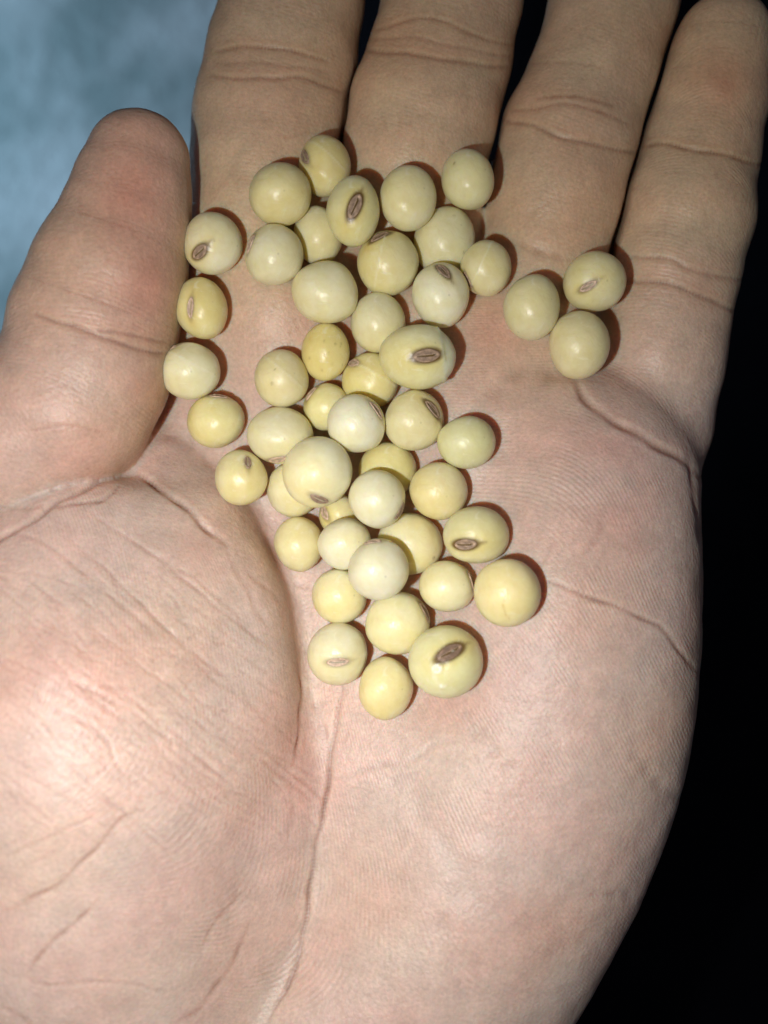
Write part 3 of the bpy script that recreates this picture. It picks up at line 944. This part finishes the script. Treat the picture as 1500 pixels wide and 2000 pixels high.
for bi, (u, v, w, h, tilt, layer, tint, hil, seam, label) in enumerate(B):
    ctr, (a, b, c) = pos[bi], axs[bi]
    u, v = 750 + ctr[0] * F / (D - ctr[2]), 1000 - ctr[1] * F / (D - ctr[2])
    r = np.random.default_rng(100 + bi)
    ax = np.array([a, b, c]); ct, st = math.cos(math.radians(tilt)), math.sin(math.radians(tilt))
    R = np.array([[ct, -st, 0], [st, ct, 0], [0, 0, 1]])
    if hil:
        hu, hv, hang, hl, hw, hcol, halo = hil
        s = (D - ctr[2]) / F
        off = R.T @ np.array([(hu - uv[bi, 0]) * s, (uv[bi, 1] - hv) * s, 0])
        d0 = np.array([off[0] / a, off[1] / b, 0]); L = np.linalg.norm(d0)
        if L > .95:
            d0 *= .95 / L
        d0[2] = math.sqrt(1 - d0[0] ** 2 - d0[1] ** 2)
        P0 = d0 * ax; nrm = d0 / ax; nrm /= np.linalg.norm(nrm)
        tdir = R.T @ np.array([math.cos(math.radians(hang)), math.sin(math.radians(hang)), 0])
        tdir[2] = -(tdir[0] * nrm[0] + tdir[1] * nrm[1]) / nrm[2]
        tdir /= np.linalg.norm(tdir); wdir = np.cross(nrm, tdir)
        hl, hw = hl / 2, hw * .86 / 2
    flat = r.normal(size=3); flat /= np.linalg.norm(flat); k1 = r.normal(size=(5, 3)) * 1.6; ph1 = r.uniform(0, 6.28, 5)

    def hil_coords(P):
        q = P - P0
        return q @ tdir, q @ wdir, q @ nrm

    def shape(dirs):
        P = dirs * ax
        f_ = 1 + .019 * np.sin(dirs @ k1.T + ph1).sum(1) / 2 - .06 * smoothstep(.6, 1, dirs @ flat)
        out = P * f_[:, None]
        nn = dirs / ax; nn = nn / np.linalg.norm(nn, axis=1)[:, None]
        if hil:
            p_, q_, h_ = hil_coords(out)
            rho2 = (p_ / (hl * 1.5)) ** 2 + (q_ / (hw * 1.8)) ** 2
            out -= nn * (.13 * np.exp(-rho2) * (h_ > -2))[:, None]
            # radicle ridge running on from one end of the scar
            m = smoothstep(hl * .9, hl * 1.5, p_) * smoothstep(hl * 1.2 + 2.6, hl * 1.2 + 1.2, p_)
            out += nn * (.10 * m * np.exp(-(q_ / .45) ** 2) * (h_ > -3))[:, None]
        if isinstance(seam, (int, float)):
            sd = R.T @ np.array([-math.sin(math.radians(seam)), math.cos(math.radians(seam)), 0])
            t_ = dirs @ sd - .22
            out += nn * (.07 * np.exp(-(t_ / .035) ** 2) * smoothstep(.1, .5, dirs[:, 2]))[:, None]
        if seam == "blister":
            for bx, by, br, bh in ((-.28, -.04, .10, .22), (-.12, -.52, .06, .16), (.1, -.28, .03, .06)):
                q2 = ((dirs[:, 0] - bx) ** 2 + (dirs[:, 1] - by) ** 2) / br ** 2
                out += nn * (bh * np.exp(-(np.sqrt(q2) - .8) ** 2 * 4) * (dirs[:, 2] > 0))[:, None]
        if seam == "skin":
            t_ = dirs[:, 0] + .25 * dirs[:, 1]
            out += nn * (.2 * np.exp(-((t_ - .62) / .05) ** 2) * smoothstep(-.6, .3, np.sin(dirs[:, 1] * 7 + 1)) - .05 * smoothstep(.66, .8, t_))[:, None] * (dirs[:, 2] > -.2)[:, None]
        return out

    P = shape(SPH)
    base = np.array(TINT[tint]) * (1 + r.uniform(-.05, .03)) * np.array([1 + r.uniform(-.01, .01), 1 + r.uniform(-.008, .012), 1 + r.uniform(-.09, .04)])
    cv = np.tile(base, (len(P), 1))
    # the coat is warmer towards one end and greener / paler towards the other
    dwarm = r.normal(size=3); dwarm /= np.linalg.norm(dwarm)
    t = SPH @ dwarm
    cv *= 1 + np.outer(t, [.01, -.015, -.10])
    cv *= 1 + np.outer(np.sin(SPH @ (k1[1] * 2.2) + 1), [.01, .012, .05])
    if hil:
        p_, q_, h_ = hil_coords(P)
        vis = h_ > -2.2
        rho = np.sqrt((p_ / hl) ** 2 + (q_ / hw) ** 2)
        f1 = halo * np.exp(-np.clip(rho - .95, 0, 9) ** 2 / .06) * vis
        f2 = (.25 + .4 * halo) * np.exp(-np.clip(rho - 1, 0, 9) ** 2 / .9) * vis
        tail = halo * np.exp(-(q_ / .22) ** 2) * smoothstep(hl * .8, hl, p_) * smoothstep(hl + 1.3, hl + .2, p_) * vis
        cv = cv * (1 - f2[:, None] * np.array([.06, .16, .42]))
        f1 = np.clip(np.maximum(f1, .8 * tail), 0, 1)
        cv = cv * (1 - f1[:, None]) + np.array([0.17, 0.098, 0.028]) * f1[:, None]
    if isinstance(seam, (int, float)):
        sd = R.T @ np.array([-math.sin(math.radians(seam)), math.cos(math.radians(seam)), 0])
        g = np.exp(-((SPH @ sd - .22) / .028) ** 2) * smoothstep(.1, .5, SPH[:, 2])
        cv = cv * (1 - .45 * g[:, None]) + np.array([.86, .80, .60]) * .45 * g[:, None]
    if seam == "crack":
        g = np.exp(-((SPH[:, 0] + .22 - .10 * np.sin(SPH[:, 1] * 5) - .12 * (SPH[:, 1] + .4) ** 2) / .022) ** 2) * smoothstep(.2, .05, np.abs(SPH[:, 1] + .27) - .28) * (SPH[:, 2] > 0)
        cv = cv * (1 - .55 * g[:, None]) + np.array([.60, .42, .12]) * .55 * g[:, None]
    if seam == "band":
        g = smoothstep(-.55, -.6, SPH[:, 0] + .3 * (SPH[:, 1] - .2) ** 2) * smoothstep(-.85, -.6, SPH[:, 0]) * (SPH[:, 2] > 0)
        cv = cv * (1 - .3 * g[:, None]) + np.array([.88, .83, .66]) * .3 * g[:, None]
    if seam == "blister":
        for bx, by, br in ((-.28, -.04, .105), (-.12, -.52, .06)):
            q2 = np.sqrt((SPH[:, 0] - bx) ** 2 + (SPH[:, 1] - by) ** 2) / br
            g = np.exp(-((q2 - .85) / .35) ** 2) * (SPH[:, 2] > 0)
            cv = cv * (1 - .9 * g[:, None]) + np.array([.88, .88, .80]) * .9 * g[:, None]
        g = .35 * np.exp(-((SPH[:, 0] + .42 + .35 * (SPH[:, 1])) / .03) ** 2) * (SPH[:, 1] < .35) * (SPH[:, 2] > 0)
        cv = cv * (1 - g[:, None]) + np.array([.88, .86, .70]) * g[:, None]
    if seam == "skin":
        g = .6 * smoothstep(.56, .66, SPH[:, 0] + .25 * SPH[:, 1]) * (SPH[:, 2] > -.2)
        cv = cv * (1 - g[:, None]) + np.array([.74, .80, .62]) * g[:, None]
    colours = np.clip(cv, 0, 1)
    if hil:
        bean = bpy.data.objects.new("soybean", None)
        bean.empty_display_size = .004
        col.objects.link(bean)
        coat = link_mesh("seed_coat", P @ R.T, SPHF, BEAN, parent=bean, colors=colours)
    else:
        bean = coat = link_mesh("soybean", P @ R.T, SPHF, BEAN, colors=colours)
    bean.location = Vector(ctr) * MM
    bean["label"] = label
    bean["category"] = "soybean"
    bean["group"] = "soybeans heaped in the palm"
    specks = {15: 12, 11: 1, 28: 1, 12: 3, 6: 3}.get(bi, 0)
    if specks:                       # specks of dirt stuck to the coat
        me = coat.data
        a_ = me.attributes["tint"]; arr = np.empty(len(P) * 4, np.float32); a_.data.foreach_get("color", arr); arr = arr.reshape(-1, 4)
        for s_ in range(specks):
            if bi == 11: d_ = np.array([-.50, .38, .77])
            elif bi == 28: d_ = np.array([.72, -.38, .58])
            else:
                d_ = r.normal(size=3); d_[2] = abs(d_[2]) + .5; d_[:2] *= .9
            d_ /= np.linalg.norm(d_)
            g = np.exp(-(np.arccos(np.clip(SPH @ d_, -1, 1)) / (.05 if specks == 1 else r.uniform(.025, .05))) ** 2) * (.8 if specks == 1 else r.uniform(.3, .6))
            arr[:, :3] *= (1 - g[:, None] * np.array([.75, .8, .85]))
        a_.data.foreach_set("color", arr.ravel())
    if hil:
        nr, ns = 9, 32
        pv, fc = [], []
        rho = np.linspace(0, 1.06, nr); an = np.arange(ns) / ns * 2 * np.pi
        pp = [(0.0, 0.0, 0.0)] + [(q * math.cos(t2), q * math.sin(t2), q) for q in rho[1:] for t2 in an]
        pp = np.array(pp)
        # slightly squared ellipse
        X_ = P0 + np.outer(pp[:, 0] * hl, tdir) + np.outer(pp[:, 1] * hw * (1 - .18 * pp[:, 0] ** 2), wdir)
        dd = X_ / ax; dd /= np.linalg.norm(dd, axis=1)[:, None]
        S_ = shape(dd)
        q = pp[:, 2]; line = np.exp(-(pp[:, 1] / .13) ** 2) * smoothstep(.98, .8, np.abs(pp[:, 0]))
        rim = np.exp(-((q - .84) / .11) ** 2)
        hgt = .02 + .11 * rim - .05 * line + .02 * np.sin(pp[:, 0] * 3 + pp[:, 1] * 13) - .16 * smoothstep(.93, 1.06, q)
        S_ = S_ + np.outer(hgt, nrm)
        hc = np.array(hcol)
        hcv = np.tile(hc, (len(pp), 1)) * (1 + .18 * np.sin(pp[:, 0] * 7 + bi) * np.sin(pp[:, 1] * 6))[:, None]
        hcv = hcv * (1 + .25 * rim[:, None]) + line[:, None] * np.array([.20, .14, .09]) * (1.25 if halo > .6 else .6)
        k0 = np.arange(ns); k1_ = (k0 + 1) % ns
        tri = np.stack([np.zeros(ns, int), 1 + k0, 1 + k1_], 1)
        quads = []
        for i in range(nr - 2):
            b0 = 1 + i * ns
            quads.append(np.stack([b0 + k0, b0 + ns + k0, b0 + ns + k1_], 1)); quads.append(np.stack([b0 + k0, b0 + ns + k1_, b0 + k1_], 1))
        link_mesh("hilum", S_ @ R.T, np.concatenate([tri] + quads), HILUM, parent=bean, colors=np.clip(hcv, 0, 1))
